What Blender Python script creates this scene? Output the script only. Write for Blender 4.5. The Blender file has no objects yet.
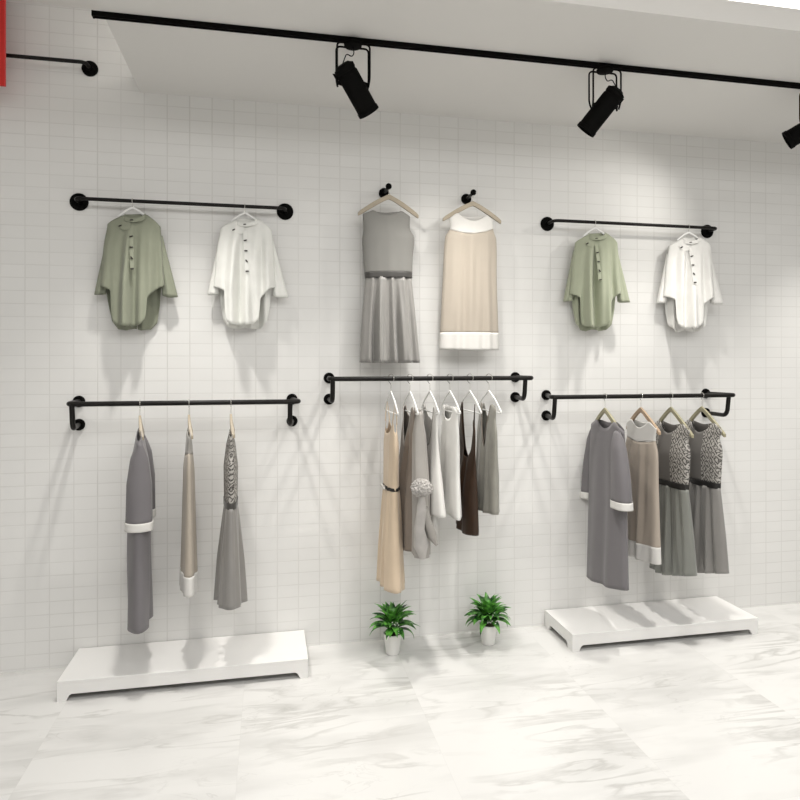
import bpy, bmesh, math, random
from mathutils import Vector, Matrix
PI = math.pi
scn = bpy.context.scene
col = scn.collection

# ------------------------------------------------------------------ camera geometry
F = 640.0
YAW = math.atan(F / 3134.0)
SN, CS = math.sin(YAW), math.cos(YAW)
CAM = Vector((0.0, -3.583, 1.566))

def ray(px, py):
    a = px - 400.0
    return Vector((SN * F + CS * a, CS * F - SN * a, 364.0 - py))

def on_plane(px, py, off):
    """point of the photograph on the vertical plane y = -off"""
    r = ray(px, py); t = (-off - CAM.y) / r.y
    return CAM + r * t

# ------------------------------------------------------------------ materials
def new_mat(name):
    m = bpy.data.materials.new(name); m.use_nodes = True
    nt = m.node_tree
    return m, nt, nt.nodes['Principled BSDF']

def math_node(nt, op, a, b=None, c=None):
    n = nt.nodes.new('ShaderNodeMath'); n.operation = op
    for i, v in enumerate((a, b, c)):
        if v is None: continue
        if isinstance(v, (int, float)): n.inputs[i].default_value = v
        else: nt.links.new(v, n.inputs[i])
    return n.outputs[0]

def mix_col(nt, fac, a, b):
    n = nt.nodes.new('ShaderNodeMix'); n.data_type = 'RGBA'
    if isinstance(fac, (int, float)): n.inputs[0].default_value = fac
    else: nt.links.new(fac, n.inputs[0])
    for i, v in ((6, a), (7, b)):
        if isinstance(v, tuple): n.inputs[i].default_value = (*v[:3], 1)
        else: nt.links.new(v, n.inputs[i])
    return n.outputs[2]

def plain(name, c, rough=0.6, metal=0.0, noise=0.04, scale=30, coat=0.0, spec=0.5):
    m, nt, b = new_mat(name)
    tc = nt.nodes.new('ShaderNodeTexCoord')
    nz = nt.nodes.new('ShaderNodeTexNoise'); nz.inputs['Scale'].default_value = scale
    nt.links.new(tc.outputs['Object'], nz.inputs['Vector'])
    lo = tuple(v * (1 - noise) for v in c); hi = tuple(min(1, v * (1 + noise)) for v in c)
    nt.links.new(mix_col(nt, nz.outputs['Fac'], lo, hi), b.inputs['Base Color'])
    b.inputs['Roughness'].default_value = rough
    b.inputs['Metallic'].default_value = metal
    b.inputs['Specular IOR Level'].default_value = spec
    if coat: b.inputs['Coat Weight'].default_value = coat
    return m

def fabric(name, c, rough=0.85, sheen=0.15, weave=700, noise=0.08):
    m, nt, b = new_mat(name)
    tc = nt.nodes.new('ShaderNodeTexCoord')
    nz = nt.nodes.new('ShaderNodeTexNoise'); nz.inputs['Scale'].default_value = 14
    nz.inputs['Detail'].default_value = 6
    nt.links.new(tc.outputs['Object'], nz.inputs['Vector'])
    lo = tuple(v * (1 - noise) for v in c); hi = tuple(min(1, v * (1 + noise)) for v in c)
    nt.links.new(mix_col(nt, nz.outputs['Fac'], lo, hi), b.inputs['Base Color'])
    n2 = nt.nodes.new('ShaderNodeTexNoise'); n2.inputs['Scale'].default_value = weave
    nt.links.new(tc.outputs['Object'], n2.inputs['Vector'])
    bp = nt.nodes.new('ShaderNodeBump'); bp.inputs['Strength'].default_value = 0.15
    bp.inputs['Distance'].default_value = 0.001
    nt.links.new(n2.outputs['Fac'], bp.inputs['Height'])
    nt.links.new(bp.outputs['Normal'], b.inputs['Normal'])
    b.inputs['Roughness'].default_value = rough
    b.inputs['Sheen Weight'].default_value = sheen
    return m

def lace(name, ground, thread, centre, half, both=True):
    """patterned side panels: the band beyond 'half' of the middle carries a diamond lace pattern"""
    m, nt, b = new_mat(name)
    tc = nt.nodes.new('ShaderNodeTexCoord')
    sp = nt.nodes.new('ShaderNodeSeparateXYZ'); nt.links.new(tc.outputs['Object'], sp.inputs[0])
    X, Z = sp.outputs[0], sp.outputs[2]
    wob = nt.nodes.new('ShaderNodeTexNoise'); wob.inputs['Scale'].default_value = 24
    nt.links.new(tc.outputs['Object'], wob.inputs['Vector'])
    wv = math_node(nt, 'MULTIPLY', math_node(nt, 'SUBTRACT', wob.outputs['Fac'], 0.5), 0.045)
    flat = X
    X, Z = math_node(nt, 'ADD', X, wv), math_node(nt, 'SUBTRACT', Z, wv)
    a = math_node(nt, 'PINGPONG', math_node(nt, 'MULTIPLY', X, 46.0), 1.0)
    c = math_node(nt, 'PINGPONG', math_node(nt, 'MULTIPLY', Z, 36.0), 1.0)
    d = math_node(nt, 'ADD', a, c)
    ring = math_node(nt, 'LESS_THAN', math_node(nt, 'ABSOLUTE', math_node(nt, 'SUBTRACT', d, 1.0)), 0.16)
    ring2 = math_node(nt, 'LESS_THAN', d, 0.42)
    ring3 = math_node(nt, 'GREATER_THAN', d, 1.62)
    vor = nt.nodes.new('ShaderNodeTexVoronoi'); vor.inputs['Scale'].default_value = 260
    nt.links.new(tc.outputs['Object'], vor.inputs['Vector'])
    dots = math_node(nt, 'LESS_THAN', vor.outputs['Distance'], 0.34)
    pat = math_node(nt, 'MAXIMUM', math_node(nt, 'MAXIMUM', ring, dots), math_node(nt, 'MAXIMUM', ring2, ring3))
    side = math_node(nt, 'GREATER_THAN', math_node(nt, 'ABSOLUTE', math_node(nt, 'SUBTRACT', flat, centre)), half)
    patterned = mix_col(nt, pat, (0.06, 0.055, 0.05), thread)
    nt.links.new(mix_col(nt, side, ground, patterned), b.inputs['Base Color'])
    b.inputs['Roughness'].default_value = 0.8
    return m

def tile_wall_mat():
    m, nt, b = new_mat('white_wall_tiles')
    tc = nt.nodes.new('ShaderNodeTexCoord')
    sp = nt.nodes.new('ShaderNodeSeparateXYZ'); nt.links.new(tc.outputs['Object'], sp.inputs[0])
    def line(v, phase, size, w):
        t = math_node(nt, 'DIVIDE', math_node(nt, 'SUBTRACT', v, phase), size)
        fr = math_node(nt, 'FRACT', t)
        dist = math_node(nt, 'MINIMUM', fr, math_node(nt, 'SUBTRACT', 1.0, fr))
        mr = nt.nodes.new('ShaderNodeMapRange'); nt.links.new(dist, mr.inputs[0])
        mr.inputs[1].default_value = w / size * 0.5; mr.inputs[2].default_value = w / size * 1.1
        mr.inputs[3].default_value = 1.0; mr.inputs[4].default_value = 0.0
        return mr.outputs[0], math_node(nt, 'FLOOR', t)
    vx, ix = line(sp.outputs[0], -1.2225, 0.115, 0.0034)
    vz, iz = line(sp.outputs[2], 0.012, 0.0665, 0.003)
    # wear of the grout: some joints show more than others
    nz = nt.nodes.new('ShaderNodeTexNoise'); nz.inputs['Scale'].default_value = 2.6
    nz.inputs['Detail'].default_value = 3
    nt.links.new(tc.outputs['Object'], nz.inputs['Vector'])
    mr = nt.nodes.new('ShaderNodeMapRange'); nt.links.new(nz.outputs['Fac'], mr.inputs[0])
    mr.inputs[1].default_value = 0.35; mr.inputs[2].default_value = 0.65
    mr.inputs[3].default_value = 0.45; mr.inputs[4].default_value = 1.0
    wn = nt.nodes.new('ShaderNodeTexWhiteNoise'); wn.noise_dimensions = '1D'
    nt.links.new(ix, wn.inputs['W'])
    vx = math_node(nt, 'MULTIPLY', vx, math_node(nt, 'MULTIPLY_ADD', wn.outputs['Value'], 0.6, 0.4))
    vz = math_node(nt, 'MULTIPLY', vz, 0.6)
    joint = math_node(nt, 'MULTIPLY', math_node(nt, 'MAXIMUM', vx, vz), mr.outputs[0])
    cb = nt.nodes.new('ShaderNodeCombineXYZ'); nt.links.new(ix, cb.inputs[0]); nt.links.new(iz, cb.inputs[1])
    w2 = nt.nodes.new('ShaderNodeTexWhiteNoise'); w2.noise_dimensions = '3D'
    nt.links.new(cb.outputs[0], w2.inputs['Vector'])
    tile = mix_col(nt, w2.outputs['Value'], (0.785, 0.778, 0.758), (0.805, 0.798, 0.778))
    nt.links.new(mix_col(nt, joint, tile, (0.645, 0.635, 0.61)), b.inputs['Base Color'])
    b.inputs['Roughness'].default_value = 0.45
    b.inputs['Specular IOR Level'].default_value = 0.3
    bp = nt.nodes.new('ShaderNodeBump'); bp.invert = True
    bp.inputs['Strength'].default_value = 0.3; bp.inputs['Distance'].default_value = 0.002
    nt.links.new(joint, bp.inputs['Height']); nt.links.new(bp.outputs['Normal'], b.inputs['Normal'])
    return m

def marble_mat():
    m, nt, b = new_mat('polished_white_marble')
    tc = nt.nodes.new('ShaderNodeTexCoord')
    sp = nt.nodes.new('ShaderNodeSeparateXYZ'); nt.links.new(tc.outputs['Object'], sp.inputs[0])
    S = 0.8
    tx = math_node(nt, 'DIVIDE', math_node(nt, 'ADD', sp.outputs[0], 0.12), S)
    ty = math_node(nt, 'DIVIDE', sp.outputs[1], S)
    ix, iy = math_node(nt, 'FLOOR', tx), math_node(nt, 'FLOOR', ty)
    cb = nt.nodes.new('ShaderNodeCombineXYZ'); nt.links.new(ix, cb.inputs[0]); nt.links.new(iy, cb.inputs[1])
    wn = nt.nodes.new('ShaderNodeTexWhiteNoise'); wn.noise_dimensions = '3D'
    nt.links.new(cb.outputs[0], wn.inputs['Vector'])
    sc = nt.nodes.new('ShaderNodeVectorMath'); sc.operation = 'SCALE'; sc.inputs['Scale'].default_value = 9
    nt.links.new(wn.outputs['Color'], sc.inputs[0])
    ad = nt.nodes.new('ShaderNodeVectorMath'); ad.operation = 'ADD'
    nt.links.new(tc.outputs['Object'], ad.inputs[0]); nt.links.new(sc.outputs[0], ad.inputs[1])
    def rot(ang, sx, sy):
        mp = nt.nodes.new('ShaderNodeMapping'); mp.inputs['Rotation'].default_value = (0, 0, ang)
        mp.inputs['Scale'].default_value = (sx, sy, 1)
        nt.links.new(ad.outputs[0], mp.inputs[0]); return mp.outputs[0]
    def vein(vec, scale, dist, lo, hi, det=7):
        n = nt.nodes.new('ShaderNodeTexNoise'); n.inputs['Scale'].default_value = scale
        n.inputs['Detail'].default_value = det; n.inputs['Distortion'].default_value = dist
        nt.links.new(vec, n.inputs['Vector'])
        d = math_node(nt, 'ABSOLUTE', math_node(nt, 'SUBTRACT', n.outputs['Fac'], 0.5))
        mr = nt.nodes.new('ShaderNodeMapRange'); nt.links.new(d, mr.inputs[0])
        mr.inputs[1].default_value = lo; mr.inputs[2].default_value = hi
        mr.inputs[3].default_value = 1; mr.inputs[4].default_value = 0
        return mr.outputs[0]
    def mask(vec, scale, lo, hi):
        n = nt.nodes.new('ShaderNodeTexNoise'); n.inputs['Scale'].default_value = scale
        n.inputs['Detail'].default_value = 4
        nt.links.new(vec, n.inputs['Vector'])
        mr = nt.nodes.new('ShaderNodeMapRange'); nt.links.new(n.outputs['Fac'], mr.inputs[0])
        mr.inputs[1].default_value = lo; mr.inputs[2].default_value = hi
        return mr.outputs[0]
    diag = rot(0.45, 1.0, 5.0)
    v1 = math_node(nt, 'MULTIPLY', vein(diag, 1.6, 0.7, 0.0, 0.05), mask(ad.outputs[0], 1.8, 0.45, 0.68))
    cloud = mask(rot(0.5, 0.9, 3.4), 1.5, 0.48, 0.78)
    v3 = math_node(nt, 'MULTIPLY', vein(rot(0.3, 1, 3), 3.4, 1.2, 0.0, 0.018), mask(ad.outputs[0], 2.6, 0.5, 0.65))
    c = mix_col(nt, math_node(nt, 'MULTIPLY', cloud, 0.65), (0.71, 0.703, 0.685), (0.47, 0.465, 0.45))
    c = mix_col(nt, math_node(nt, 'MULTIPLY', v1, 0.6), c, (0.38, 0.37, 0.35))
    c = mix_col(nt, math_node(nt, 'MULTIPLY', v3, 0.25), c, (0.32, 0.31, 0.29))
    def edge(t):
        fr = math_node(nt, 'FRACT', t)
        return math_node(nt, 'LESS_THAN', math_node(nt, 'MINIMUM', fr, math_node(nt, 'SUBTRACT', 1.0, fr)), 0.0018)
    j = math_node(nt, 'MAXIMUM', edge(tx), edge(ty))
    c = mix_col(nt, math_node(nt, 'MULTIPLY', j, 0.15), c, (0.5, 0.49, 0.47))
    nt.links.new(c, b.inputs['Base Color'])
    b.inputs['Roughness'].default_value = 0.22
    b.inputs['Specular IOR Level'].default_value = 0.4
    return m

def wood(name, c1, c2):
    m, nt, b = new_mat(name)
    tc = nt.nodes.new('ShaderNodeTexCoord')
    mp = nt.nodes.new('ShaderNodeMapping'); mp.inputs['Scale'].default_value = (1, 1, 8)
    nt.links.new(tc.outputs['Object'], mp.inputs[0])
    nz = nt.nodes.new('ShaderNodeTexNoise'); nz.inputs['Scale'].default_value = 18; nz.inputs['Detail'].default_value = 5
    nt.links.new(mp.outputs[0], nz.inputs['Vector'])
    nt.links.new(mix_col(nt, nz.outputs['Fac'], c1, c2), b.inputs['Base Color'])
    b.inputs['Roughness'].default_value = 0.5
    return m

def leaf_mat():
    m, nt, b = new_mat('green_leaf')
    tc = nt.nodes.new('ShaderNodeTexCoord')
    nz = nt.nodes.new('ShaderNodeTexNoise'); nz.inputs['Scale'].default_value = 26; nz.inputs['Detail'].default_value = 4
    nt.links.new(tc.outputs['Object'], nz.inputs['Vector'])
    cr = nt.nodes.new('ShaderNodeValToRGB'); nt.links.new(nz.outputs['Fac'], cr.inputs[0])
    cr.color_ramp.elements[0].position = 0.38; cr.color_ramp.elements[0].color = (0.006, 0.06, 0.008, 1)
    cr.color_ramp.elements[1].position = 0.62; cr.color_ramp.elements[1].color = (0.16, 0.50, 0.07, 1)
    nt.links.new(cr.outputs[0], b.inputs['Base Color'])
    b.inputs['Roughness'].default_value = 0.35
    return m

def shaggy(name, c):
    m = fabric(name, c, weave=160, noise=0.35)
    return m

M = {
    'tiles': tile_wall_mat(), 'marble': marble_mat(),
    'ceiling': plain('matte_white_plaster', (0.74, 0.725, 0.70), 0.9, noise=0.01, scale=3),
    'wall': plain('white_wall_paint', (0.78, 0.77, 0.75), 0.9, noise=0.01, scale=3),
    'black': plain('black_metal', (0.004, 0.0038, 0.0035), 0.7, noise=0.2, spec=0.05),
    'rod': plain('black_steel_pipe', (0.010, 0.009, 0.008), 0.4, noise=0.1, spec=0.18),
    'chrome': plain('chrome', (0.72, 0.70, 0.66), 0.2, metal=1.0, noise=0.02),
    'lens': plain('dark_lamp_louvre', (0.03, 0.03, 0.03), 0.3),
    'plinth': plain('white_lacquer', (0.83, 0.82, 0.80), 0.45, noise=0.01, scale=5),
    'green': fabric('sage_green_wool', (0.265, 0.28, 0.21)),
    'palegreen': fabric('pale_sage_wool', (0.37, 0.395, 0.29)),
    'white': fabric('white_wool', (0.82, 0.82, 0.78)),
    'offwhite': fabric('off_white_wool', (0.82, 0.81, 0.78)),
    'button': plain('dark_button', (0.03, 0.025, 0.02), 0.4),
    'greysatin': fabric('grey_satin', (0.29, 0.28, 0.265), rough=0.30, sheen=0.2, noise=0.04),
    'greybodice': fabric('grey_crepe', (0.225, 0.22, 0.205), rough=0.7, noise=0.03),
    'belt': fabric('dark_grey_ribbon', (0.055, 0.052, 0.048), rough=0.5, noise=0.2),
    'blackbelt': fabric('black_ribbon', (0.012, 0.011, 0.010), sheen=0.0, rough=0.6, noise=0.2),
    'beige': fabric('beige_chiffon', (0.43, 0.378, 0.315), rough=0.7, noise=0.04),
    'beige2': fabric('sand_chiffon', (0.42, 0.36, 0.30), rough=0.7, noise=0.04),
    'ivory': fabric('ivory_cotton', (0.68, 0.665, 0.635), rough=0.8, noise=0.02),
    'tunic': fabric('mauve_grey_crepe', (0.165, 0.155, 0.162), rough=0.75, noise=0.03),
    'cream': fabric('cream_silk', (0.60, 0.48, 0.35), rough=0.6, noise=0.05),
    'taupe': fabric('taupe_silk', (0.215, 0.178, 0.148), rough=0.5, noise=0.12),
    'greytaupe': fabric('grey_taupe_silk', (0.35, 0.33, 0.305), rough=0.45, noise=0.08),
    'fur': shaggy('grey_fur', (0.42, 0.40, 0.38)),
    'brown': fabric('dark_brown_silk', (0.030, 0.012, 0.003), rough=0.5, sheen=0.0, noise=0.3),
    'olive': fabric('olive_grey_silk', (0.29, 0.28, 0.245), rough=0.45, noise=0.2),
    'skirt': fabric('green_grey_satin', (0.20, 0.205, 0.185), rough=0.36, sheen=0.2, noise=0.05),
    'skirt2': fabric('warm_grey_satin', (0.235, 0.225, 0.213), rough=0.36, sheen=0.2, noise=0.05),
    'lace': lace('lace_panelled_bodice', (0.17, 0.16, 0.15), (0.46, 0.44, 0.41), -0.02, 0.062),
    'lace_grey': fabric('grey_lace', (0.40, 0.38, 0.35), noise=0.3),
    'wood': wood('pale_wood', (0.33, 0.28, 0.21), (0.43, 0.37, 0.28)),
    'woodgreen': wood('greenish_pale_wood', (0.27, 0.25, 0.155), (0.37, 0.34, 0.225)),
    'woodred': wood('warm_brown_wood', (0.36, 0.26, 0.17), (0.48, 0.35, 0.24)),
    'plastic': plain('white_plastic', (0.85, 0.85, 0.83), 0.35, noise=0.01),
    'pot': plain('white_ceramic', (0.80, 0.79, 0.76), 0.35, noise=0.01, coat=0.3),
    'soil': plain('potting_soil', (0.05, 0.035, 0.022), 0.95, noise=0.5, scale=120),
    'leaf': leaf_mat(),
    'red': fabric('red_banner_cloth', (0.62, 0.02, 0.015), rough=0.7, noise=0.03),
}

# ------------------------------------------------------------------ object helpers
def link(name, verts, faces, mat, parent=None, smooth=False, loc=None, rotz=0.0, solid=0.0):
    me = bpy.data.meshes.new(name); me.from_pydata([tuple(v) for v in verts], [], faces); me.update()
    me.materials.append(mat)
    if smooth:
        for p in me.polygons: p.use_smooth = True
    o = bpy.data.objects.new(name, me); col.objects.link(o)
    if parent: o.parent = parent
    if loc is not None: o.location = loc
    o.rotation_euler = (0, 0, rotz)
    if solid:
        md = o.modifiers.new('cloth_thickness', 'SOLIDIFY'); md.thickness = solid; md.offset = 0
    return o

def link_bm(name, bm, mat, parent=None, smooth=None, loc=None, rotz=0.0):
    me = bpy.data.meshes.new(name)
    bmesh.ops.recalc_face_normals(bm, faces=bm.faces[:])
    bm.to_mesh(me); bm.free(); me.materials.append(mat)
    o = bpy.data.objects.new(name, me); col.objects.link(o)
    if smooth is not None:
        for p in me.polygons: p.use_smooth = True
        me.set_sharp_from_angle(angle=smooth)
    if parent: o.parent = parent
    if loc is not None: o.location = loc
    o.rotation_euler = (0, 0, rotz)
    return o

def thing(name, label, cat, loc=(0, 0, 0), rotz=0.0, group=None):
    o = bpy.data.objects.new(name, None); col.objects.link(o)
    o.empty_display_size = 0.05
    o.location = loc; o.rotation_euler = (0, 0, rotz)
    o['label'] = label; o['category'] = cat
    if group: o['group'] = group
    return o

def struct(o):
    o['kind'] = 'structure'; return o

def box_bm(x0, x1, y0, y1, z0, z1, bevel=0.0, bm=None):
    own = bm is None
    if own: bm = bmesh.new()
    vs = [bm.verts.new((x, y, z)) for x in (x0, x1) for y in (y0, y1) for z in (z0, z1)]
    fs = [(0, 1, 3, 2), (4, 6, 7, 5), (0, 4, 5, 1), (2, 3, 7, 6), (0, 2, 6, 4), (1, 5, 7, 3)]
    for f in fs: bm.faces.new([vs[i] for i in f])
    if bevel:
        bmesh.ops.bevel(bm, geom=bm.edges[:], offset=bevel, segments=2, affect='EDGES', profile=0.5)
    return bm

def round_path(pts, rad, n=6):
    """round the inner corners of a polyline"""
    pts = [Vector(p) for p in pts]; out = [pts[0]]
    for i in range(1, len(pts) - 1):
        a, p, c = pts[i - 1], pts[i], pts[i + 1]
        r = min(rad, (a - p).length * 0.49, (c - p).length * 0.49)
        s = p + (a - p).normalized() * r; e = p + (c - p).normalized() * r
        for k in range(n + 1):
            t = k / n
            out.append(s * (1 - t) ** 2 + p * 2 * t * (1 - t) + e * t * t)
    out.append(pts[-1]); return out

def tube_bm(pts, rad, seg=12, bm=None, cap=True):
    """tube swept along pts; rad a number or a list"""
    if bm is None: bm = bmesh.new()
    pts = [Vector(p) for p in pts]; n = len(pts)
    if not isinstance(rad, (list, tuple)): rad = [rad] * n
    tan = []
    for i in range(n):
        d = pts[min(i + 1, n - 1)] - pts[max(i - 1, 0)]
        tan.append(d.normalized() if d.length > 1e-9 else Vector((0, 0, 1)))
    ref = Vector((0, 0, 1)) if abs(tan[0].z) < 0.9 else Vector((1, 0, 0))
    nrm = tan[0].cross(ref).normalized(); rings = []
    for i in range(n):
        nrm = (nrm - tan[i] * nrm.dot(tan[i])).normalized()
        bi = tan[i].cross(nrm)
        rings.append([bm.verts.new(pts[i] + (nrm * math.cos(2 * PI * k / seg) + bi * math.sin(2 * PI * k / seg)) * rad[i]) for k in range(seg)])
    for i in range(n - 1):
        for k in range(seg):
            bm.faces.new((rings[i][k], rings[i][(k + 1) % seg], rings[i + 1][(k + 1) % seg], rings[i + 1][k]))
    if cap:
        bm.faces.new(rings[0][::-1]); bm.faces.new(rings[-1])
    return bm

def lathe_bm(profile, seg=32, axis=Vector((0, 0, 1)), origin=Vector((0, 0, 0)), bm=None):
    """profile: (radius, height along axis)"""
    if bm is None: bm = bmesh.new()
    q = Vector((0, 0, 1)).rotation_difference(axis.normalized()); rings = []
    for r, h in profile:
        if r < 1e-6:
            rings.append([bm.verts.new(origin + q @ Vector((0, 0, h)))])
        else:
            rings.append([bm.verts.new(origin + q @ Vector((r * math.cos(2 * PI * k / seg), r * math.sin(2 * PI * k / seg), h))) for k in range(seg)])
    for a, b2 in zip(rings, rings[1:]):
        for k in range(seg):
            j = (k + 1) % seg
            if len(a) == 1 and len(b2) == 1: continue
            if len(a) == 1: bm.faces.new((a[0], b2[j], b2[k]))
            elif len(b2) == 1: bm.faces.new((a[k], a[j], b2[0]))
            else: bm.faces.new((a[k], a[j], b2[j], b2[k]))
    return bm

def lerp_list(lst, x):
    """piecewise linear y(x) for a list sorted by x"""
    if x <= lst[0][0]: return lst[0][1]
    for (x0, y0), (x1, y1) in zip(lst, lst[1:]):
        if x <= x1:
            return y0 if x1 == x0 else y0 + (y1 - y0) * (x - x0) / (x1 - x0)
    return lst[-1][1]

def smooth_list(lst, x):
    """piecewise y(x), Catmull style smoothing"""
    if x <= lst[0][0]: return lst[0][1]
    n = len(lst)
    for i in range(n - 1):
        x0, y0 = lst[i]; x1, y1 = lst[i + 1]
        if x <= x1:
            def slope(k):
                a = lst[max(k - 1, 0)]; b3 = lst[min(k + 1, n - 1)]
                return 0 if b3[0] == a[0] else (b3[1] - a[1]) / (b3[0] - a[0])
            h = x1 - x0
            if h <= 0: return y1
            t = (x - x0) / h
            return ((2 * t**3 - 3 * t**2 + 1) * y0 + (t**3 - 2 * t**2 + t) * h * slope(i)
                    + (-2 * t**3 + 3 * t**2) * y1 + (t**3 - t**2) * h * slope(i + 1))
    return lst[-1][1]

# ------------------------------------------------------------------ garment builder
# local frame: x = across the garment, z = up, -y = its front
class Shape:
    """outline of a garment: L and R are [(z, u)], T is [(z, half thickness)], folds"""
    def __init__(s, L, R, T, nf=6, amp=((0, .01),), seed=1, wob=0.0, yoff=0.0):
        s.L = sorted(L); s.R = sorted(R); s.T = sorted(T); s.nf = nf; s.amp = sorted(amp); s.seed = seed
        s.wob = wob; s.yoff = yoff
        r = random.Random(seed)
        s.ph = [r.uniform(0, 2 * PI) for _ in range(8)]
    def fold(s, q, z, side):
        a = lerp_list(s.amp, z)
        p = s.ph[0] if side < 0 else s.ph[1]
        w = min(1.0, 5 * min(q, 1 - q)) if 0 < q < 1 else 0
        v = math.sin(2 * PI * s.nf * q + p + 0.5 * math.sin(7 * z + s.ph[2]))
        v += 0.55 * math.sin(2 * PI * s.nf * 1.63 * q + s.ph[3 if side < 0 else 4] + 0.8 * math.sin(4 * z + s.ph[5]))
        v += 0.4 * math.sin(2 * PI * s.nf * 0.45 * q + s.ph[6])
        return a * v * w * 0.7
    def pt(s, q, z, side):
        l = smooth_list(s.L, z); r = smooth_list(s.R, z)
        u = l + q * (r - l)
        t = lerp_list(s.T, z)
        e = max(0.0, 1 - abs(2 * q - 1) ** 2.2) ** 0.5
        y = s.yoff + side * t * e + s.fold(q, z, side)
        y += s.wob * math.sin(5 * z + s.ph[7])
        return Vector((u, y, z))

def solve(shape, q, curve, z0, sm):
    z = z0; fn = smooth_list if sm else lerp_list
    for _ in range(25):
        l = smooth_list(shape.L, z); r = smooth_list(shape.R, z)
        z = 0.5 * z + 0.5 * fn(curve, l + q * (r - l))
    return z

def cloth(name, shape, topF, botF, mat, parent, topB=None, botB=None, nu=56, nz=30, grow=0.0, sm_top=True, loc=None, solid=0.0022):
    topB = topB or topF; botB = botB or botF
    verts, faces = [], []
    idx = {}
    for side, tp, bt in ((-1, topF, botF), (1, topB, botB)):
        for i in range(nu + 1):
            q = i / nu
            zt = solve(shape, q, tp, tp[0][1], sm_top); zb = solve(shape, q, bt, bt[0][1], False)
            zb = min(zb, zt - 0.0005)
            for j in range(nz + 1):
                z = zt + (zb - zt) * j / nz
                v = shape.pt(q, z, side)
                if grow: v.y += side * grow * min(1.0, 12 * min(q, 1 - q))
                idx[side, i, j] = len(verts); verts.append(v)
        for i in range(nu):
            for j in range(nz):
                a, b2, c, d = idx[side, i, j], idx[side, i + 1, j], idx[side, i + 1, j + 1], idx[side, i, j + 1]
                faces.append((a, d, c, b2) if side < 0 else (a, b2, c, d))
    me = bpy.data.meshes.new(name)
    me.from_pydata([tuple(v) for v in verts], [], faces)
    bm = bmesh.new(); bm.from_mesh(me)
    bmesh.ops.remove_doubles(bm, verts=bm.verts[:], dist=0.0008)
    bmesh.ops.dissolve_degenerate(bm, edges=bm.edges[:], dist=0.0001)
    bm.to_mesh(me); bm.free()
    for p in me.polygons: p.use_smooth = True
    me.materials.append(mat)
    o = bpy.data.objects.new(name, me); col.objects.link(o); o.parent = parent
    if loc is not None: o.location = loc
    if solid:
        md = o.modifiers.new('cloth_thickness', 'SOLIDIFY'); md.thickness = solid; md.offset = 0
    return o

def rim(name, shape, pts, mat, parent, rad=0.0022, side=-1):
    """thin edging that follows a curve of (u, z) points"""
    P = []
    for u, z in pts:
        l = smooth_list(shape.L, z); r = smooth_list(shape.R, z)
        q = min(1, max(0, (u - l) / (r - l)))
        v = shape.pt(q, z, side); v.y += side * 0.002; P.append(v)
    return link_bm(name, tube_bm(P, rad, 6), mat, parent, smooth=1.0)

# ------------------------------------------------------------------ the room
def slab(name, x0, x1, y0, y1, z0, z1, mat):
    return struct(link_bm(name, box_bm(x0, x1, y0, y1, z0, z1), mat))
slab('floor', -4, 7, -7, 0, -0.1, 0, M['marble'])
slab('wall_back', -4.1, 7.1, 0, 0.12, -0.1, 3.55, M['tiles'])
slab('wall_left', -4.1, -4, -7, 0, -0.1, 3.55, M['wall'])
slab('wall_right', 7, 7.1, -7, 0, -0.1, 3.55, M['wall'])
slab('wall_front', -4.1, 7.1, -7.1, -7, -0.1, 3.55, M['wall'])
slab('ceiling', -4, 7, -7, 0, 3.41, 3.55, M['ceiling'])
# dropped ceiling panel over the display wall
link_o = slab('trim_1', -0.667, 7, -1.225, 0, 3.0, 3.095, M['ceiling'])

# ------------------------------------------------------------------ rods
def flange(parent, x, z, r, y=0.0, thick=0.012):
    prof = [(0, 0), (r, 0), (r, thick * 0.6), (r * 0.9, thick), (r * 0.42, thick), (r * 0.40, thick * 2.2), (0, thick * 2.2)]
    bm = lathe_bm(prof, 36, Vector((0, -1, 0)), Vector((x, y, z)))
    # two screw heads
    for s in (-1, 1):
        lathe_bm([(0, thick), (0.0035, thick), (0.0028, thick + 0.0025), (0, thick + 0.003)], 10, Vector((0, -1, 0)), Vector((x, y, z + s * r * 0.68)), bm)
    return link_bm('wall_flange', bm, M['black'], parent, smooth=0.6)

def straight_rod(x0, x1, z, off, fr, label, r=0.0095, ext=(0, 0)):
    t = thing('clothes_rod', label, 'clothes rod', (0, 0, 0), group=None)
    t.location = (x0, 0, z)
    w = x1 - x0
    flange(t, 0, 0, fr); flange(t, w, 0, fr)
    p = [(0, -0.01, 0), (-ext[0], -off, 0), (w + ext[1], -off, 0), (w, -0.01, 0)]
    link_bm('rod', tube_bm(round_path(p, 0.035, 8), r, 16), M['rod'], t, smooth=0.8)
    return t
straight_rod(-0.965, 0.085, 2.405, 0.08, 0.045, 'black wall rod carrying the dark sage green cape and a white cape, top left')
straight_rod(1.631, 2.715, 2.405, 0.10, 0.042, 'black wall rod carrying the pale green cape and a white cape, top right of wall')
straight_rod(-2.10, -0.913, 3.10, 0.075, 0.040, 'short stretch of black wall rod running behind the red banner in top left corner')

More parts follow.
